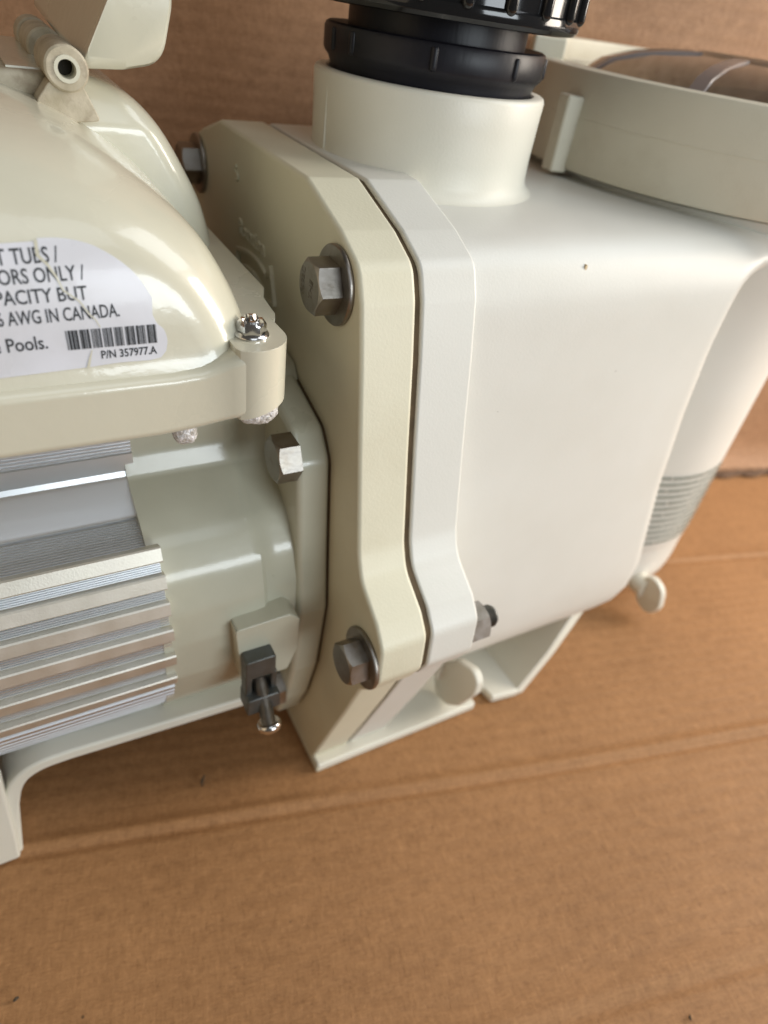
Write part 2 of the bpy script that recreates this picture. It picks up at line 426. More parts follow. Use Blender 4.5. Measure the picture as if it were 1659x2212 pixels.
# ---- bolts
def hexhead(af, h, c, seg=8, rot=0.0, sgn=-1):
    rings = [[], [], []]
    ap = af/2; rc = ap*0.985
    for i in range(6*seg):
        t = 2*math.pi*i/(6*seg); loc = (t % (math.pi/3))-math.pi/6
        r = ap/math.cos(loc)
        for k, (rr, hh) in enumerate(((r, 0), (r, h-(r-rc)*0.62-0.15), (rc*0.985, h))):
            rings[k].append((c[0]+sgn*hh, c[1]+rr*math.cos(t+rot), c[2]+rr*math.sin(t+rot)))
    return MB().loft(rings)
def bolt(c, rot, letters=None, washer=True, h=8.0, af=15.6, mt='steel'):
    x0 = c[0]
    if washer: x0 -= 1.9
    b = hexhead(af, h, (x0, c[1], c[2]), rot=rot).obj('hex_bolt', mt, pump, angle=24)
    if washer:
        MB().lathe([(5, 0), (12.4, 0), (12.7, -0.4), (12.7, -1.5), (12.4, -1.9), (5, -1.9)], (c[0]+0.05, c[1], c[2]), 'x', 56).obj('washer', mt, b, angle=40)
    if letters:
        mbt = MB()
        for txt, dy, dz, r in letters:
            v, f = text_mesh(txt, 3.4, 0.12, 'CENTER')
            vv = []
            for x, y, z in v:
                a = x*math.cos(r)-y*math.sin(r); bb = x*math.sin(r)+y*math.cos(r)
                vv.append((x0-h-z-0.02, c[1]+dy-a, c[2]+dz+bb))
            mbt.add(vv, f)
        mbt.obj('head_marking', 'steel', b, smooth=False)
    return b
bolt((-71.5, -75.6, -51), 0.06, [('F593C', 3.6, 0.5, 1.5), ('THE', -2.6, -0.5, 1.5)])
bolt((-71.5, 78, -50), 0.12)
bolt((-71.5, -126.6, -178.5), 0.32)
bolt((-71.5, 126.6, -178.5), 0.2)

# ---- motor end bell flange bolt pattern, nut behind the lower flange lug
n = hexhead(15.6, 10.5, (-26.8, -127.5, -178.0), rot=0.15, sgn=1).obj('hex_nut', 'steel', pump, angle=24)
prof = [(4.6, 0)]
for k in range(6): prof += [(4.9, 0.3+k*1.1), (4.3, 0.85+k*1.1)]
prof += [(4.2, 7), (0.01, 7.2)]
MB().lathe(prof, (-17.0, -127.5, -178.0), 'x', 28).obj('bolt_end', 'zinc', n, angle=20)

# ---- housing body
PX = 195
# height, half width, x of the corner, radius of the pot end
lev = [(-262.5, 55, 60, 48), (-261.5, 70, 80, 58), (-259, 82, 97, 66), (-255, 91.5, 109, 70), (-249.5, 97.5, 118, 72), (-242, 101, 125, 72.2), (-232, 102.8, 128.5, 72.3), (-215, 102.9, 129.5, 72.3),
       (-190, 101.3, 125, 72.4), (-160, 99, 120, 72.5), (-118, 96.2, 116.5, 72.7), (-100, 95, 116.5, 73.2), (-85, 93.8, 117, 74.5), (-72, 92.8, 119, 76.2), (-66, 92.4, 120, 77.2), (-62, 92.1, 120.8, 77.8), (-58, 91.7, 121.6, 78.4), (-55, 91.3, 122.2, 78.8), (-52, 90.6, 122.8, 79.2), (-49.5, 89.8, 123.2, 79.5), (-47, 88.8, 123.5, 79.5), (-44.5, 87.4, 123.5, 79.4), (-42, 85.6, 123, 79), (-38.5, 81.2, 123, 76.5),
       (-36.3, 75, 122, 71.5), (-35.0, 66, 120, 63), (-34.4, 54, 116, 51)]
def hull_side(hw, xr, R, z, nf=8, nl=4, na=20):
    """near side of the housing seen from above: flat front, soft corner, straight flank, round pot end"""
    P = Vector((xr, -hw)); C0 = Vector((PX, 0)); d = (P-C0).length
    a0 = math.atan2(P.y, P.x-PX)+math.acos(min(1, R/d))
    fz = sinterp(z, [-66, -58, -51, -46, -41], [0, .10, .45, .85, 1])
    a0 = math.radians(-146)*(1-fz)+a0*fz
    T = C0+Vector((math.cos(a0), math.sin(a0)))*R
    L_ = (T-P).normalized(); t = 11.0-4*fz
    out = []
    for k in range(nf+1):
        q = k/nf; out.append(tuple((P-Vector((t, 0)))*(1-q)**2+P*2*q*(1-q)+(P+L_*t)*q*q))
    out += [tuple((P+L_*t).lerp(T, k/nl)) for k in range(1, nl)]
    out += [(PX+R*math.cos(a0*(1-k/na)), R*math.sin(a0*(1-k/na))) for k in range(na+1)]
    return out
def rrect(hw, xr, R, z):
    side = hull_side(hw, xr, R, z); x0 = -30; xe = side[0][0]
    near_ = [(x0+(xe-x0)*k/6, -hw) for k in range(6)]+side
    return [(p[0], p[1], z) for p in near_]+[(p[0], -p[1], z) for p in reversed(near_[:-1])]
rings = [rrect(hw, xr, R, z) for z, hw, xr, R in lev]
body = MB().loft(rings).obj('housing_body', 'pale', pump, angle=50)
tag(body, 'off white moulded pump housing with flat front face')

chip = []
for k in range(10):
    t = 2*math.pi*k/10; chip.append((23.4+0.5*math.cos(t)*(1+.35*math.sin(3*t)), -45.2+1.5*math.sin(t)))
MB().prism(chip, -88.0, -86.5, 'xz').obj('glue_drip', mat('amber_drip', (0.66, 0.52, 0.32, 1), rough=0.5), body, smooth=False)
# outlet port
port = [(51, -35.0), (48.9, -34.2), (47.3, -33.0), (46.2, -31.4), (45.6, -29), (45.4, -22), (45.7, -10), (46, -1.6), (45.6, -0.5), (44.8, 0), (41.6, 0), (40.9, -0.6), (40.6, -30)]
MB().lathe(port, (0, 0, 0), 'z', 96).obj('outlet_port', 'almond', body, angle=40)
# rib on the flank of the port
a = math.radians(-177); ca, sa = math.cos(a), math.sin(a)
MB().prism([(r*ca-t*sa, r*sa+t*ca) for r, t in ((44, -0.7), (45.95, -0.35), (45.95, 0.35), (44, 0.7))], -31.5, -3.5, 'xy').obj('mould_rib', 'almond', body, bevel=.15, seg=2)

# ---- base of the wet end
foot = [(-71, -101), (31, -101.5), (31, -95), (34, -91.5), (38.5, -91), (42, -94), (43, -102), (60, -104), (66, -103.5), (66, 103.5), (-71, 101)]
MB().prism(foot, -303.4, -297.5, 'xy').obj('base_plate', 'almond', pump, bevel=1.4, seg=3)
MB().prism([(-71.5, -101), (-50, -101), (-50, 101), (-71.5, 101)], -303.2, -299.6, 'xy').obj('foot_pad', 'yellowed', pump, bevel=.8)
MB().loft([[(58.5, -104, -300.6), (66, -104, -303.3), (66, 104, -303.3), (58.5, 104, -300.6)], [(79, -100.5, -275), (86, -100.5, -278), (86, 100.5, -278), (79, 100.5, -275)], [(99, -94, -250), (108, -94, -252), (108, 94, -252), (99, 94, -250)], [(110, -86, -240), (121, -86, -240), (121, 86, -240), (110, 86, -240)]]).obj('slanted_support', 'almond', pump, bevel=1.0)
MB().prism(fillet([(-52, -52), (66, -52), (66, 52), (-52, 52)], 3, 3), -298.4, -252, 'xy').obj('pedestal_web', 'almond', pump, angle=40)

# ---- strainer pot
pot = [(0.1, -290), (58, -290), (66, -287), (70.5, -280), (71.6, -270), (71.6, -200), (71.6, -90), (74, -60), (80, -50), (88, -43.5), (97, -38.5), (103, -35), (105, -32.5), (98, -30)]
sp2 = MB().lathe(pot, (PX, 0, 0), 'z', 96).obj('strainer_pot', 'pale', pump, angle=35)
# printed instructions, too small to read
mb = MB(); random.seed(3)
for r in range(12):
    z = -186.0-r*4.9
    t = -132.0+random.uniform(0, 2)
    end = -55
    while t < end:
        wd = random.uniform(12.0, 34); e_ = min(end, t+wd); k = 4; R_ = 72.95
        ring_a = [math.radians(t+(e_-t)*i/k) for i in range(k+1)]
        mb.add([(PX+R_*math.cos(a), R_*math.sin(a), z) for a in ring_a]+[(PX+R_*math.cos(a), R_*math.sin(a), z-2.3) for a in ring_a], [(i, i+1, k+2+i, k+1+i) for i in range(k)])
        t += wd+1.0
mb.obj('printed_instructions', 'ink2', body, smooth=False)

# clamp ring and lid
ring = [(86, -4), (94.5, -4), (95.2, 8.6), (97, 9.4), (99, 8.2), (100.5, 8.2), (101.5, 9.4), (109, 9.8), (111.2, 9.0), (112.2, 7), (112.75, -9.0), (113.2, -29), (112.4, -30.6), (108, -31), (104, -31), (102, -20), (86, -20)]
cr_ = MB().lathe(ring, (PX, 0, 0), 'z', 160).obj('clamp_ring', 'ringp', pump, angle=35)
MB().lathe([(112.6, -8.8), (112.92, -8.9), (112.92, -9.1), (112.6, -9.2)], (PX, 0, 0), 'z', 160).obj('mould_line', 'ringp', cr_, angle=30)
def ring_lug(deg, r0=111.5, r1=119.5, hw=5.0, z0=-32.5, z1=-0.8):
    a = math.radians(deg); ca, sa = math.cos(a), math.sin(a)
    def T(r, t): return (PX+r*ca-t*sa, r*sa+t*ca)
    pts = [T(r0, -hw-1.2), T(r1, -hw+1), T(r1, hw-1), T(r0, hw+1.2)]
    return MB().prism(pts, z0, z1, 'xy').obj('ring_lug', 'ringp', cr_, bevel=1.3, seg=3)
for d in (177.5, 87.5, 267.5, 357.5): ring_lug(d)
# raised handle pad on the far side of the ring top
hp = []
for k in range(9): a = math.radians(66+k*10.5); hp.append((PX+116*math.cos(a), 116*math.sin(a)))
for k in range(8, -1, -1): a = math.radians(66+k*10.5); hp.append((PX+99*math.cos(a), 99*math.sin(a)))
MB().prism(hp, 2, 18.0, 'xy').obj('ring_handle', 'ringp', cr_, bevel=1.5)
lid = [(90, -6), (89, 2), (86, 8), (78, 13), (62, 17.4), (40, 20), (33.5, 20.6), (32, 21.9), (29, 22.6), (0.1, 22.9)]
ld = MB().lathe(lid, (PX, 0, 0), 'z', 96).obj('strainer_lid', 'smoked', pump, angle=40)
tag(ld, 'smoked brown see through strainer lid')
for k in range(8):
    a = math.radians(22+45*k); ca, sa = math.cos(a), math.sin(a)
    mb = MB(); rr = []
    for r, z in ((34, 20.9), (50, 19.4), (66, 16.9), (79, 13.0), (87.5, 7.0)):
        rr.append([(PX+r*ca-t*sa, r*sa+t*ca, z+dz) for t, dz in ((-4.0, -1.2), (-3.4, .7), (3.4, .7), (4.0, -1.2))])
    mb.loft(rr).obj('lid_rib', 'ribp', ld, angle=40)
# basket rim below the lid
MB().lathe([(80, -4), (80, 1), (76, 1), (74, -60)], (PX, 0, 0), 'z', 64).obj('basket', 'grime', pump, angle=40)

# ---- drain plugs with flat wings
def wing(x, pts, thick, ctr):
    o = MB().prism(fillet(fillet(pts, 12, 6), 3, 2), x-thick/2, x+thick/2, 'yz').obj('drain_plug', 'almond', pump, bevel=1.3, seg=3)
    MB().lathe([(7.5, 0), (7.5, 14), (9.5, 14.2), (9.5, 26)], (x, ctr[0], ctr[1]), 'y', 28, cap=(True, True)).obj('plug_stem', 'almond', o, angle=40)
    return o
wing(14.0, [(-80, -287), (-84, -272), (-95, -256), (-108, -249.5), (-114, -253), (-114.5, -263), (-106, -284), (-97, -295), (-86, -297)], 5.0, (-88, -275))
wing(189.0, [(-70, -280), (-79, -265), (-92, -268.5), (-96, -284), (-90, -294.5), (-78, -293)], 5.0, (-80, -279))

# ---- black union fitting in the port
MB().lathe([(34, -10), (39.5, -6), (40.2, 1.2), (41.0, 3.2), (42.6, 5.0), (43.0, 6.2), (43.0, 12.4), (42.4, 13.6), (41.4, 14.1), (37.5, 13.2), (34.4, 12.8)], (0, 0, 0), 'z', 96).obj('union_collar', 'black_satin', pump, angle=28)
uc = bpy.data.objects['union_collar']
def lug_capsule(deg, r, rad, z0, z1, name, mt, parent, flat=1.0, n=14):
    a = math.radians(deg); c = (r*math.cos(a), r*math.sin(a)); rings = []
    for k in range(5):
        t = math.pi/2*k/4; rings.append((rad*math.sin(t)+0.01, z0+rad*(1-math.cos(t))))
    rings.append((rad, z1-rad*.5)); rings.append((rad*.9, z1-rad*.15)); rings.append((0.01, z1))
    R3 = []
    for rr, z in rings:
        R3.append([(c[0]+rr*math.cos(2*math.pi*i/n), c[1]+rr*math.sin(2*math.pi*i/n), z) for i in range(n)])
    return MB().loft(R3).obj(name, mt, parent, angle=50)
for d in range(0, 360, 43):
    lug_capsule(-165+d, 42.4, 1.5, 5.3, 12.6, 'collar_lug', 'black_satin', uc)
MB().lathe([(34.3, 10), (34.3, 24), (33, 26)], (0, 0, 0), 'z', 96).obj('union_pipe', 'black_satin', pump, angle=30)
nutp = [(33, 21.2), (44, 20.2), (49, 20.0), (50.8, 20.4), (51.9, 21.6), (52.3, 23.4), (52.0, 24.8), (51.3, 25.4), (51.3, 60), (49, 64), (34, 65)]
un = MB().lathe(nutp, (0, 0, 0), 'z', 128).obj('union_nut', 'black_gloss', pump, angle=28)
tag(un, 'glossy black ribbed union nut at the top of the outlet')
a = -129.5
for k in range(22):
    lug_capsule(a+k*360/22, 51.6, 2.1, 23.6, 62, 'nut_rib', 'black_gloss', un)

# ------------------------------------------------------------------ motor
AX = -177.0
X0, X1 = -330.0, -137.0
# extruded aluminium frame, profile in (y, z) of the near half
def groove(a, b, n, depth):
    a, b = Vector(a), Vector(b); d = (b-a)/n; nn = Vector((d.y, -d.x)).normalized()
    out = []
    for k in range(n):
        p = a+d*k; out += [tuple(p), tuple(p+d*.30), tuple(p+d*.45-nn*depth), tuple(p+d*.85-nn*depth)]
    return out
near = [(-30, -92), (-52.5, -94)]
near += groove((-53.5, -96), (-53.5, -116), 15, -0.55)
near += [(-53.5, -116), (-54.6, -116.6), (-54.8, -123.5), (-55.6, -125.4), (-57.0, -126.6), (-65.2, -135.8), (-66.2, -136.4), (-66.4, -138.0)]
near += groove((-67.3, -136.8), (-86.2, -143.0), 19, -0.5)
near += [(-86.2, -143.0)]
fins = [24.3, 17.9, 11.2, 3.9, -4.6, -13.6]
RV, RT = 93.6, 97.0
def cp(deg, r=RV): return (-r*math.cos(math.radians(deg)), AX+r*math.sin(math.radians(deg)))
ang = 23.0
for i in range(len(fins)):
    lo = fins[i]-1.7
    hi = (fins[i+1]+1.7) if i+1 < len(fins) else -17.5
    near += [cp(lo+0.3)]
    nseg = 6
    for k in range(nseg):
        t = lo+(hi-lo)*k/nseg; dt = (hi-lo)/nseg
        near += [cp(t, RV+.6), cp(t+dt*.4, RV+.6), cp(t+dt*.5, RV-.2), cp(t+dt*.9, RV-.2)]
# low fine fins
t = -18.0
while t > -62:
    near += [cp(t, 96.3), cp(t-1.2, 96.3), cp(t-1.5, 93.8), cp(t-2.3, 93.8)]; t -= 2.6
near += [cp(t, 90), (-20, AX-93)]
full = near+[(-p[0], p[1]) for p in reversed(near)]
mh = MB().prism(full, X0, X1, 'yz').obj('motor_frame', 'alu', pump, angle=20)
tag(mh, 'bare silver extruded aluminium motor frame with fine grooves')
for fa in fins:
    for side in (1, -1):
        wdt = 1.75
        pts = [cp(fa+wdt*.92, RV-2), cp(fa+wdt, RT-.5), cp(fa+wdt*.8, RT), cp(fa-wdt*.8, RT), cp(fa-wdt, RT-.5), cp(fa-wdt*.92, RV-2)]
        pts = [(p[0]*side, p[1]) for p in pts]
        MB().prism(pts, X0, X1+0.7, 'yz').obj('fin', 'fin', mh, angle=20)

# cast end bell
bell = [(-30, -88), (-48, -90), (-52.5, -97), (-53.5, -118), (-57.0, -126.0), (-68, -132.0), (-80, -138.5), (-88.5, -150), (-93, -165), (-94.3, -180), (-92, -202), (-85, -224), (-71, -245), (-50, -261), (-25, -268)]
bf = bell+[(-p[0], p[1]) for p in reversed(bell)]
bo = fillet(bf, [0, 6, 8, 12, 4, 20, 20, 20, 20, 20, 20, 20, 20, 20, 20]*1+[20]*9+[20, 4, 12, 8, 6, 0], 5)
def scl(o, s, x): return [(x, p[0]*s, AX+(p[1]-AX)*s) for p in o]
eb = MB().loft([scl(bo, 1.0, -140), scl(bo, 1.0, -120), scl(bo, 1.0, -104), scl(bo, 0.996, -100), scl(bo, 0.975, -98), scl(bo, 0.968, -92), scl(bo, 0.968, -72)]).obj('motor_end_bell', 'bell', pump, angle=38)
tag(eb, 'cream green painted cast end bell of the motor')
# shallow rectangular panel cast on the bell
flg = [(-30, -93), (-42, -94.5), (-76, -103), (-84.5, -113), (-90, -152), (-94.8, -182), (-92, -222), (-85, -252), (-76, -276), (-60, -279)]
ff = flg+[(-p[0], p[1]) for p in reversed(flg)]
fo = fillet(ff, 9, 5)
MB().loft([scl(fo, 1.0, -85.6), scl(fo, 1.0, -72.3)]).obj('bell_flange', 'bell', eb, bevel=2.6, seg=4)
MB().prism(fillet([(p[0]*0.985, AX+(p[1]-AX)*0.985) for p in ff], 9, 5), -72.4, -71.2).obj('bell_gasket', 'gasket', eb)
bolt((-85.6, -81.0, -111), 0.04, None, False, h=8.5)
bolt((-85.6, 81.0, -111), 0.1, None, False, h=8.5)
bolt((-85.6, -80, -246), 0.5, None, False, h=8.5)

# ground lug on the bell
gb = MB().prism(fillet([(-114.5, -173), (-92, -172), (-88, -176), (-88, -194), (-92, -206), (-112, -206)], 2, 3), -101.0, -85, 'xz').obj('ground_boss', 'bell', pump, bevel=1.2)
gl = MB()
gl.prism(fillet([(-112.5, -186), (-100.0, -186), (-100.0, -197), (-112.5, -197)], 1, 2), -107.5, -100.5, 'xz')
gl.prism([(-112.5, -196), (-109.8, -196), (-109.8, -211), (-112.5, -211)], -107.2, -101, 'xz')
gl.prism([(-101.8, -196), (-99.2, -196), (-99.2, -211), (-101.8, -211)], -107.2, -101, 'xz')
gl.prism(fillet([(-112.8, -206.5), (-99.0, -206.5), (-98.4, -216), (-113.0, -216)], 1, 2), -110.6, -100.8, 'xz')
lug = gl.obj('ground_lug', 'zinc', pump, bevel=.7)
# screw of the lug
def tube_dir(prof, c, d, n=24):
    d = Vector(d).normalized(); u = d.orthogonal().normalized(); w_ = d.cross(u); c = Vector(c)
    return MB().loft([[tuple(c+d*h+u*r*math.cos(2*math.pi*i/n)+w_*r*math.sin(2*math.pi*i/n)) for i in range(n)] for r, h in prof], (True, True))
prof = []
for k in range(26): prof += [(3.05, k*0.9), (2.5, k*0.9+.45)]
tube_dir(prof, (-106.0, -104, -199.5), (0.05, -0.42, -0.91)).obj('lug_thread', 'steel', lug, angle=20)
dirv = Vector((0.05, -0.42, -0.91)).normalized(); e0 = Vector((-106.0, -104, -199.5))+dirv*22.5
tube_dir([(2.4, 0), (4.6, 0.1), (5.2, 1.0), (5.1, 2.2), (4.3, 3.6), (2.6, 4.5), (0.05, 4.8)], tuple(e0), tuple(dirv)).obj('lug_screw_head', 'bright', lug, angle=40)

# motor foot: bent saddle with a leg
sad = []
lo_ = [(-92, -250.5), (-185, -249)]
arc = smooth_curve([(-185, -249), (-195, -250.5), (-202, -256), (-205, -264), (-206, -275)], 5)
path = [(-90, -251.0), (-152.6, -247.6)]+smooth_curve([(-179.6, -246.0), (-190.0, -246.4), (-196.6, -249.4), (-200.7, -255.6), (-203.7, -266.5)], 5)+[(-206.9, -288.5), (-209, -303.2)]
up = []
for i, p in enumerate(path):
    a = Vector(path[max(0, i-1)]); b = Vector(path[min(len(path)-1, i+1)]); d = (b-a).normalized(); nn = Vector((d.y, -d.x))
    up.append(tuple(Vector(p)+nn*6.2))
pts = path+list(reversed(up))
ftm = MB().prism(pts, -82.5, 82.5, 'xz').obj('motor_foot', 'almond', pump, bevel=1.5, seg=3)
MB().prism([(-205.6, -240), (-206.8, -258), (-208.4, -284), (-210.2, -302.9), (-330, -302.9), (-330, -240)], -85.0, -78, 'xz').obj('foot_gusset', 'almond', ftm, bevel=1.5)
MB().box(-330, -92, -54, -46, -262, -243).obj('foot_web', 'almond', ftm)

# ------------------------------------------------------------------ drive unit on top of the motor
XL = -330.0
def ring_xy(xr, yf, rc, z, n=8):
    out = [(XL, yf, z)]+[(XL+(xr-rc-XL)*k/10, yf, z) for k in range(1, 10)]
    for k in range(n+1):
        t = math.radians(-90+90*k/n); out.append((xr-rc+rc*math.cos(t), yf+rc+rc*math.sin(t), z))
    out += [(xr, yf+rc+(70-yf-rc)*k/5, z) for k in range(1, 6)]+[(XL, 70, z)]
    return out
zl = [-72, -62, -55, -47, -40, -36, -31, -27, -23, -19.5, -16.5, -14, -12, -10.4, -9.4, -8.8, -8.5]
XR = lambda z: sinterp(z, [-72, -66, -62, -58, -55, -47, -36, -27, -17, -13, -10, -8.9, -8.5], [-97, -99.5, -102, -104, -105, -108, -114.2, -123.2, -138, -147, -157, -166, -178])
YF = lambda z: sinterp(z, [-72, -66, -62, -50, -40, -31, -24, -17, -12, -10, -8.8, -8.5], [-97.5, -97.2, -95.8, -94.2, -92.2, -88.8, -83.6, -74.5, -63, -55, -45, -36])
zs = []
for a, b in zip(zl[:-1], zl[1:]):
    zs += [a+(b-a)*k/3 for k in range(3)]
zs.append(zl[-1])
def sm(fn, z): return (fn(z-1.2)+fn(z-.4)+fn(z+.4)+fn(z+1.2))/4 if z < -11 else fn(z)
dome = MB().loft([ring_xy(sm(XR, z), sm(YF, z), interp(z, [-72, -50, -30, -8], [17, 19, 24, 34]), z) for z in zs])
dc = dome.obj('drive_cover', 'paint', pump, angle=50)
tag(dc, 'glossy cream painted domed cover of the drive unit')
# rear part of the cover, standing a step further out
def ring_b(xr, z, off=0):
    y0, y1 = -16+off, 66
    out = [(-152, y0, z)]+[(-152+(xr-8+152)*k/4, y0, z) for k in range(1, 4)]
    for k in range(6):
        t = math.radians(-90+90*k/5); out.append((xr-8+8*math.cos(t), y0+8+8*math.sin(t), z))
    out += [(xr, y0+8+(y1-y0-8)*k/4, z) for k in range(1, 5)]+[(-152, y1, z)]
    return out
XB = lambda z: sinterp(z, [-66, -60, -45, -33, -21, -13, -9.5, -7.5, -6.5], [-91.5, -92.5, -96, -101.5, -108.5, -116, -123, -130, -138])
zb = [-66+k*1.5 for k in range(37)]+[-10.2, -9, -8.2, -7.5, -7, -6.5]
MB().loft([ring_b((XB(z-1)+XB(z)+XB(min(-6.5, z+1)))/3, z, interp(z, [-66, -20, -6.5], [0, 1, 8])) for z in zb]).obj('cover_rear_shell', 'paint', dc, angle=50)
# skirt
sk = fillet([(XL, -99), (-119, -99), (-112, -101.6), (-96.5, -101), (-95.4, -80), (-92.5, -76), (-92, -64), (-88.8, -56), (-88.5, 60), (XL, 60)], [0, 4, 5, 11, 8, 4, 5, 4, 4, 0], 7)
sk_low = fillet([(XL, -99), (-135, -99), (-130, -99), (-126, -99), (-122, -99.1), (-119, -99.3), (-116, -99.7), (-114, -100.2), (-112, -100.7), (-109, -101), (-101, -100), (-101, 55), (-109, 55), (-112, 55), (-114, 55), (-116, 55), (-119, 55), (-122, 55), (-126, 55), (-130, 55), (-135, 55), (XL, 55)], 0)
ZB = lambda x: sinterp(x, [-135, -124, -113, -104, -95], [-83.6, -82.8, -80.6, -78.4, -76.8])
ZT = lambda x: sinterp(x, [-130, -122, -116, -110, -100], [-64.3, -63.6, -61.4, -59.2, -58.7])
MB().prism_zb(sk_low, ZT, ZB, True).obj('cover_skirt', 'paint', dc, bevel=3.0, seg=5, angle=50)
arcb = [(-106.3+11.0*math.cos(math.radians(a_)), -90.7+11.0*math.sin(math.radians(a_))) for a_ in range(-112, 6, 9)]
sk_pad = [(-112.8, -88), (-112.8, -95), (-112.6, -98.4), (-111.9, -100.0)]+arcb+fillet([(-95.2, -83), (-93.0, -77), (-92, -64), (-88.8, -56), (-88.5, 60), (-112.8, 60)], [4, 4, 5, 4, 0, 0], 4)
MB().prism_zb(sk_pad, -58.2, lambda x: ZB(x)-0.15).obj('cover_boss', 'paint', dc, bevel=2.2, seg=4)
# raw casting spots under the skirt
def rock(c, sx, sy, sz, seed):
    random.seed(seed); bm = bmesh.new(); bmesh.ops.create_icosphere(bm, subdivisions=4, radius=1.0)
    ph = [random.uniform(0, 6) for _ in range(6)]
    vs = []
    for v_ in bm.verts:
        p = v_.co; n_ = 1+.05*math.sin(7*p.x+ph[0])*math.sin(6*p.y+ph[1])+.035*math.sin(17*p.z+ph[2])*math.sin(15*p.x+ph[3])
        q = [math.copysign(abs(t)**0.7, t) for t in p]
        vs.append((c[0]+q[0]*sx*n_, c[1]+q[1]*sy*n_, c[2]+q[2]*sz*n_))
    fs = [tuple(v_.index for v_ in f_.verts) for f_ in bm.faces]; bm.free()
    return obj('casting_stub', vs, fs, 'raw', dc, angle=70)
rock((-104.6, -93.5, -80.8), 6.3, 4.8, 4.6, 1)
rock((-127.0, -93.0, -84.6), 3.6, 3.5, 4.9, 2)
# screw on the corner boss
scx, scy, scz = -105.4, -90.6, -58.2
s1 = MB().lathe([(0.1, 0), (5.0, 0), (5.15, 0.5), (4.9, 1.0), (4.0, 1.4)], (scx, scy, scz), 'z', 40).obj('cover_screw', 'bright', pump, angle=40)
def screw_head():
    segs = 48; rings = []
    for h, k in ((0.9, 1), (3.6, 1), (4.6, .93), (5.1, .80), (5.1, .52), (4.3, .40), (3.0, .30)):
        ring_ = []
        for i in range(segs):
            t = 2*math.pi*i/segs; loc = ((t+.25) % (math.pi/3))-math.pi/6
            r = 3.75/math.cos(loc) if k == 1 else 3.95*k
            z = h
            # cross slot cut
            x, y = r*math.cos(t), r*math.sin(t)
            tt = t-0.55
            for q in (0, math.pi/2):
                if abs(math.sin(tt-q))*r < 0.85 and k < 1: z = min(z, 2.9)
            ring_.append((scx+x, scy+y, scz+z))
        rings.append(ring_)
    return MB().loft(rings, (False, True))
screw_head().obj('screw_head', 'bright', s1, angle=30)

MB().prism(fillet([(XL, -12), (-143, -12), (-138, -8), (-138, 66), (XL, 66)], [0, 6, 3, 0, 0], 4), -14, -7.0, 'xy').obj('keypad_tray', 'grime', dc, bevel=1.8, seg=4)
# ---- hinge and flip lid
HX, HZ = -137.0, -4.6
def knuckle(y0, y1, hole=True, r=6.0):
    k = MB().lathe([(0.1 if not hole else 3.6, 0), (r-.6, 0), (r, .6), (r, y1-y0-.6), (r-.6, y1-y0), (0.1, y1-y0)], (HX, y0, HZ), 'y', 32).obj('hinge_knuckle', 'grime', pump, angle=35)
    if hole:
        MB().lathe([(3.7, 0.4), (3.5, -0.35), (2.5, -0.35), (2.3, 0.6), (2.3, 9)], (HX, y0, HZ), 'y', 24).obj('pin_bush', 'paint', k, angle=35)
        MB().lathe([(2.3, 6.0), (0.05, 6.05)], (HX, y0, HZ), 'y', 24).obj('pin_hole', 'dark', k)
    return k
knuckle(-22, 2); knuckle(20, 44); knuckle(50, 62, False)
kn = knuckle(2.5, 10, False, 4.6); kn.data.materials.clear(); kn.data.materials.append(M['zinc'])
MB().prism(fillet([(-147, -14), (-142.0, -8.0), (-133.2, -8.2), (-129.0, -17.8), (-138, -18.5)], [2, 2, 2, 1, 1], 4), -20.5, 60, 'xz').obj('hinge_bracket', 'grime', pump, bevel=.8)
sec = fillet([(-133.4, -4.6), (-121, -4.0), (-109.2, -1.6), (-105.6, 12), (-100, 60), (-108, 60), (-122.5, 15)], [1.8, 10, 9, 12, 2, 2, 10], 6)
rg = []
for y, dx, s in ((-21.5, 0, .90), (-20.6, 0, .97), (-19, 0, 1), (20, -0.5, 1), (74, -1.0, 1), (75.5, -1, .95)):
    cx, cz = -116, 28
    rg.append([(cx+(p[0]-cx)*s+dx, y, cz+(p[1]-cz)*(s if p[1] < 28 else 1)+(y+20)*0.075) for p in sec])
fl = MB().loft(rg).obj('flip_lid', 'paint', pump, angle=40)
tag(fl, 'cream keypad lid flipped open on its hinge')

# ---- warning label on the front of the cover
def surf(x, z, off):
    y = sm(YF, z)
    return (x, y-off, z)
lab = smooth_curve([(-200, -61.9), (-171.3, -61.3), (-154.3, -60.8), (-150.5, -60.7), (-142.7, -60.3), (-135.5, -60.4), (-132.5, -60.0)], 6)
lab += smooth_curve([(-131.0, -58.4), (-130.4, -55.5), (-131.0, -52.6), (-132.6, -50.8), (-133.5, -48.6)], 4)
lab += smooth_curve([(-133.1, -44.3), (-135.7, -39.5), (-139.1, -35.9), (-143.8, -32.8), (-148.1, -31.2), (-152.8, -30.5), (-156.9, -30.5)], 5)
lab += [(-157.3, -31.1), (-164.8, -31.4), (-200, -31.9)]
def label_mesh(outline, off):
    """triangulate then cut along heights so the sheet follows the curved cover"""
    bm = bmesh.new(); vs = [bm.verts.new((p[0], 0, p[1])) for p in outline]; bm.faces.new(vs)
    for k in range(24):
        z = -62+k*1.4
        bmesh.ops.bisect_plane(bm, geom=bm.verts[:]+bm.edges[:]+bm.faces[:], plane_co=(0, 0, z), plane_no=(0, 0, 1))
    V = [surf(v_.co.x, v_.co.z, off) for v_ in bm.verts]
    bm.verts.index_update(); F = [tuple(v_.index for v_ in f_.verts) for f_ in bm.faces]; bm.free()
    return V, F
V, F = label_mesh(lab, 0.16)
lb = obj('warning_label', V, F, 'label', pump, angle=60)
tag(lb, 'peeling silver warning label with black print and barcode')
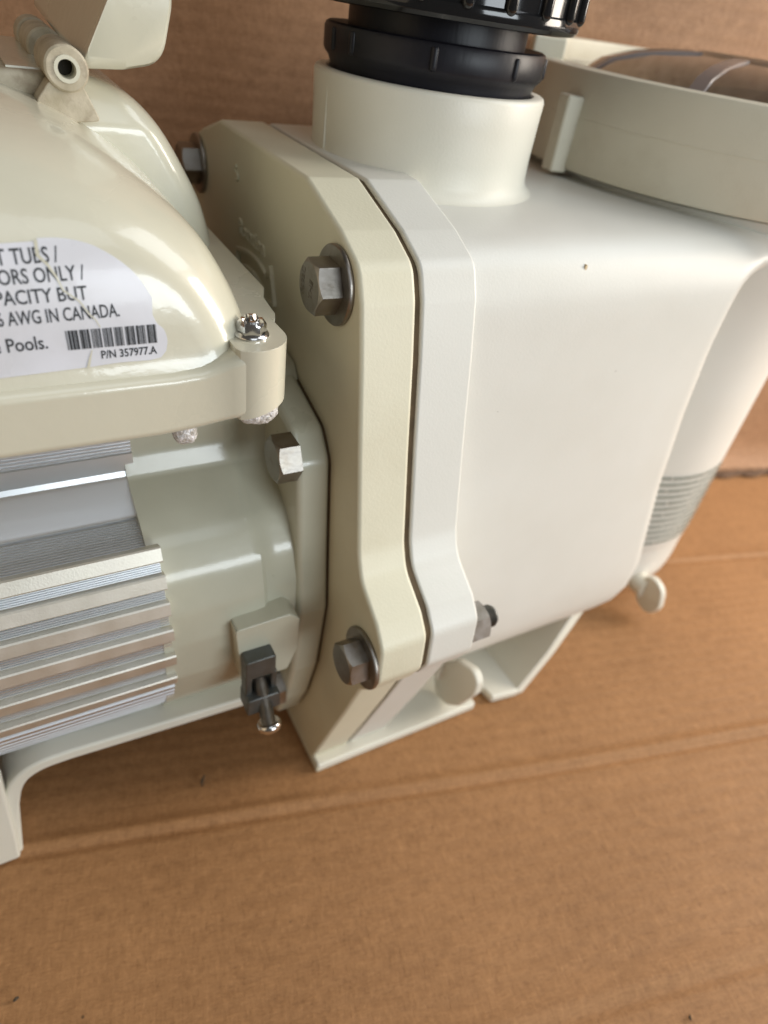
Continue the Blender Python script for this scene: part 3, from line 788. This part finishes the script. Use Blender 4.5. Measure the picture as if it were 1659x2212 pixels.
def print_line(txt, x_end, z_base, cap, xs, slope=0.0):
    v, f = text_mesh(txt, cap/0.68, 0, 'RIGHT', xs, 0.05)
    return [surf(x_end+x, z_base+y+slope*x, 0.24) for x, y, z in v], f
pm = MB()
for txt, xe, zb_, cap, xs, sl in (('T TUBS /', -153.2, -35.3, 3.15, 0.76, .03), ('TORS ONLY /', -148.2, -39.25, 3.1, 0.76, .03), ('MPACITY BUT', -148.3, -43.85, 3.1, 0.81, .02),
                                  ('#6 AWG IN CANADA.', -141.4, -48.35, 3.1, 0.655, .02), ('ne Pools.', -159.2, -54.95, 3.2, 0.81, .02), ('P/N 357977.A', -133.5, -58.8, 2.0, 0.83, 0.0)):
    pm.add(*print_line(txt, xe, zb_, cap, xs, sl))
pm.obj('label_lettering', 'ink', lb, smooth=False)
bc = MB(); random.seed(11); x = -155.0
bars = []
x = -154.9; bars.append((x, x+.22)); x += .5
for grp in range(8):
    gx = x
    while x < gx+2.25:
        wd = random.choice((.16, .22, .38, .6)); bars.append((x, min(x+wd, gx+2.3))); x += wd+random.choice((.09, .12, .16))
    x = gx+2.72
for a_, b_ in bars:
    k = 4
    vs = [surf(a_, -51.0-4.9*i/k, 0.24) for i in range(k+1)]+[surf(b_, -51.0-4.9*i/k, 0.24) for i in range(k+1)]
    bc.add(vs, [(i, i+1, k+2+i, k+1+i) for i in range(k)])
bc.obj('barcode', 'ink', lb, smooth=False)
# torn crack running down the label
ck = [(-157.4, -30.8), (-157.6, -33.9), (-155.9, -35.8), (-154.5, -38.5), (-153.6, -41.5), (-150.5, -44.1), (-148.5, -47.6), (-147.4, -48.8), (-146.6, -50.8)]
def strip(pts, wds, fn, off):
    mb = MB(); L_ = []; R_ = []
    for i, p in enumerate(pts):
        a = Vector(pts[max(0, i-1)]); b = Vector(pts[min(len(pts)-1, i+1)]); d = (b-a).normalized(); nn = Vector((-d.y, d.x))*wds[i]/2
        L_.append(fn(p[0]+nn.x, p[1]+nn.y, off)); R_.append(fn(p[0]-nn.x, p[1]-nn.y, off))
    n = len(pts); return mb.add(L_+R_, [(i, i+1, n+i+1, n+i) for i in range(n-1)])
strip(ck, [.8, .75, .6, .5, .45, .4, .35, .3, .2], surf, 0.30).obj('label_tear', 'paint', lb, smooth=False)
strip([(-149.4, -56.3), (-150.2, -58.4), (-151.0, -60.8)], [.2, .5, .7], surf, 0.30).obj('label_tear', 'paint', lb, smooth=False)

# ------------------------------------------------------------------ small debris on the cardboard
def crumb(u, v_, l, wd, rot, label):
    vs = []; n = 6
    for k in range(n+1):
        t = k/n; x = (t-.5)*l; y = .12*l*math.sin(t*3.1)
        r = wd*(.4+.6*math.sin(math.pi*min(.95, max(.05, t))))
        for i in range(5):
            a = 2*math.pi*i/5; vs.append((x, y+r*math.cos(a), r*math.sin(a)))
    fs = [(k*5+i, k*5+(i+1) % 5, (k+1)*5+(i+1) % 5, (k+1)*5+i) for k in range(n) for i in range(5)]
    o = obj('debris_crumb', vs, fs, 'debris', None, zoff=0, angle=70)
    o.location = (u*MM, v_*MM, 0.8*MM); o.rotation_euler = (0, 0, rot)
    tag(o, label, 'debris')
crumb(-126.1, -82.2, 6.0, 0.8, 1.05, 'small dark splinter on the cardboard below the motor')
crumb(-217.5, -141.4, 2.2, 0.7, 0.3, 'tiny dark crumb on the cardboard at the lower left')
crumb(29.5, -270.4, 2.2, 0.6, 0.9, 'tiny dark crumb on the cardboard at the lower right')
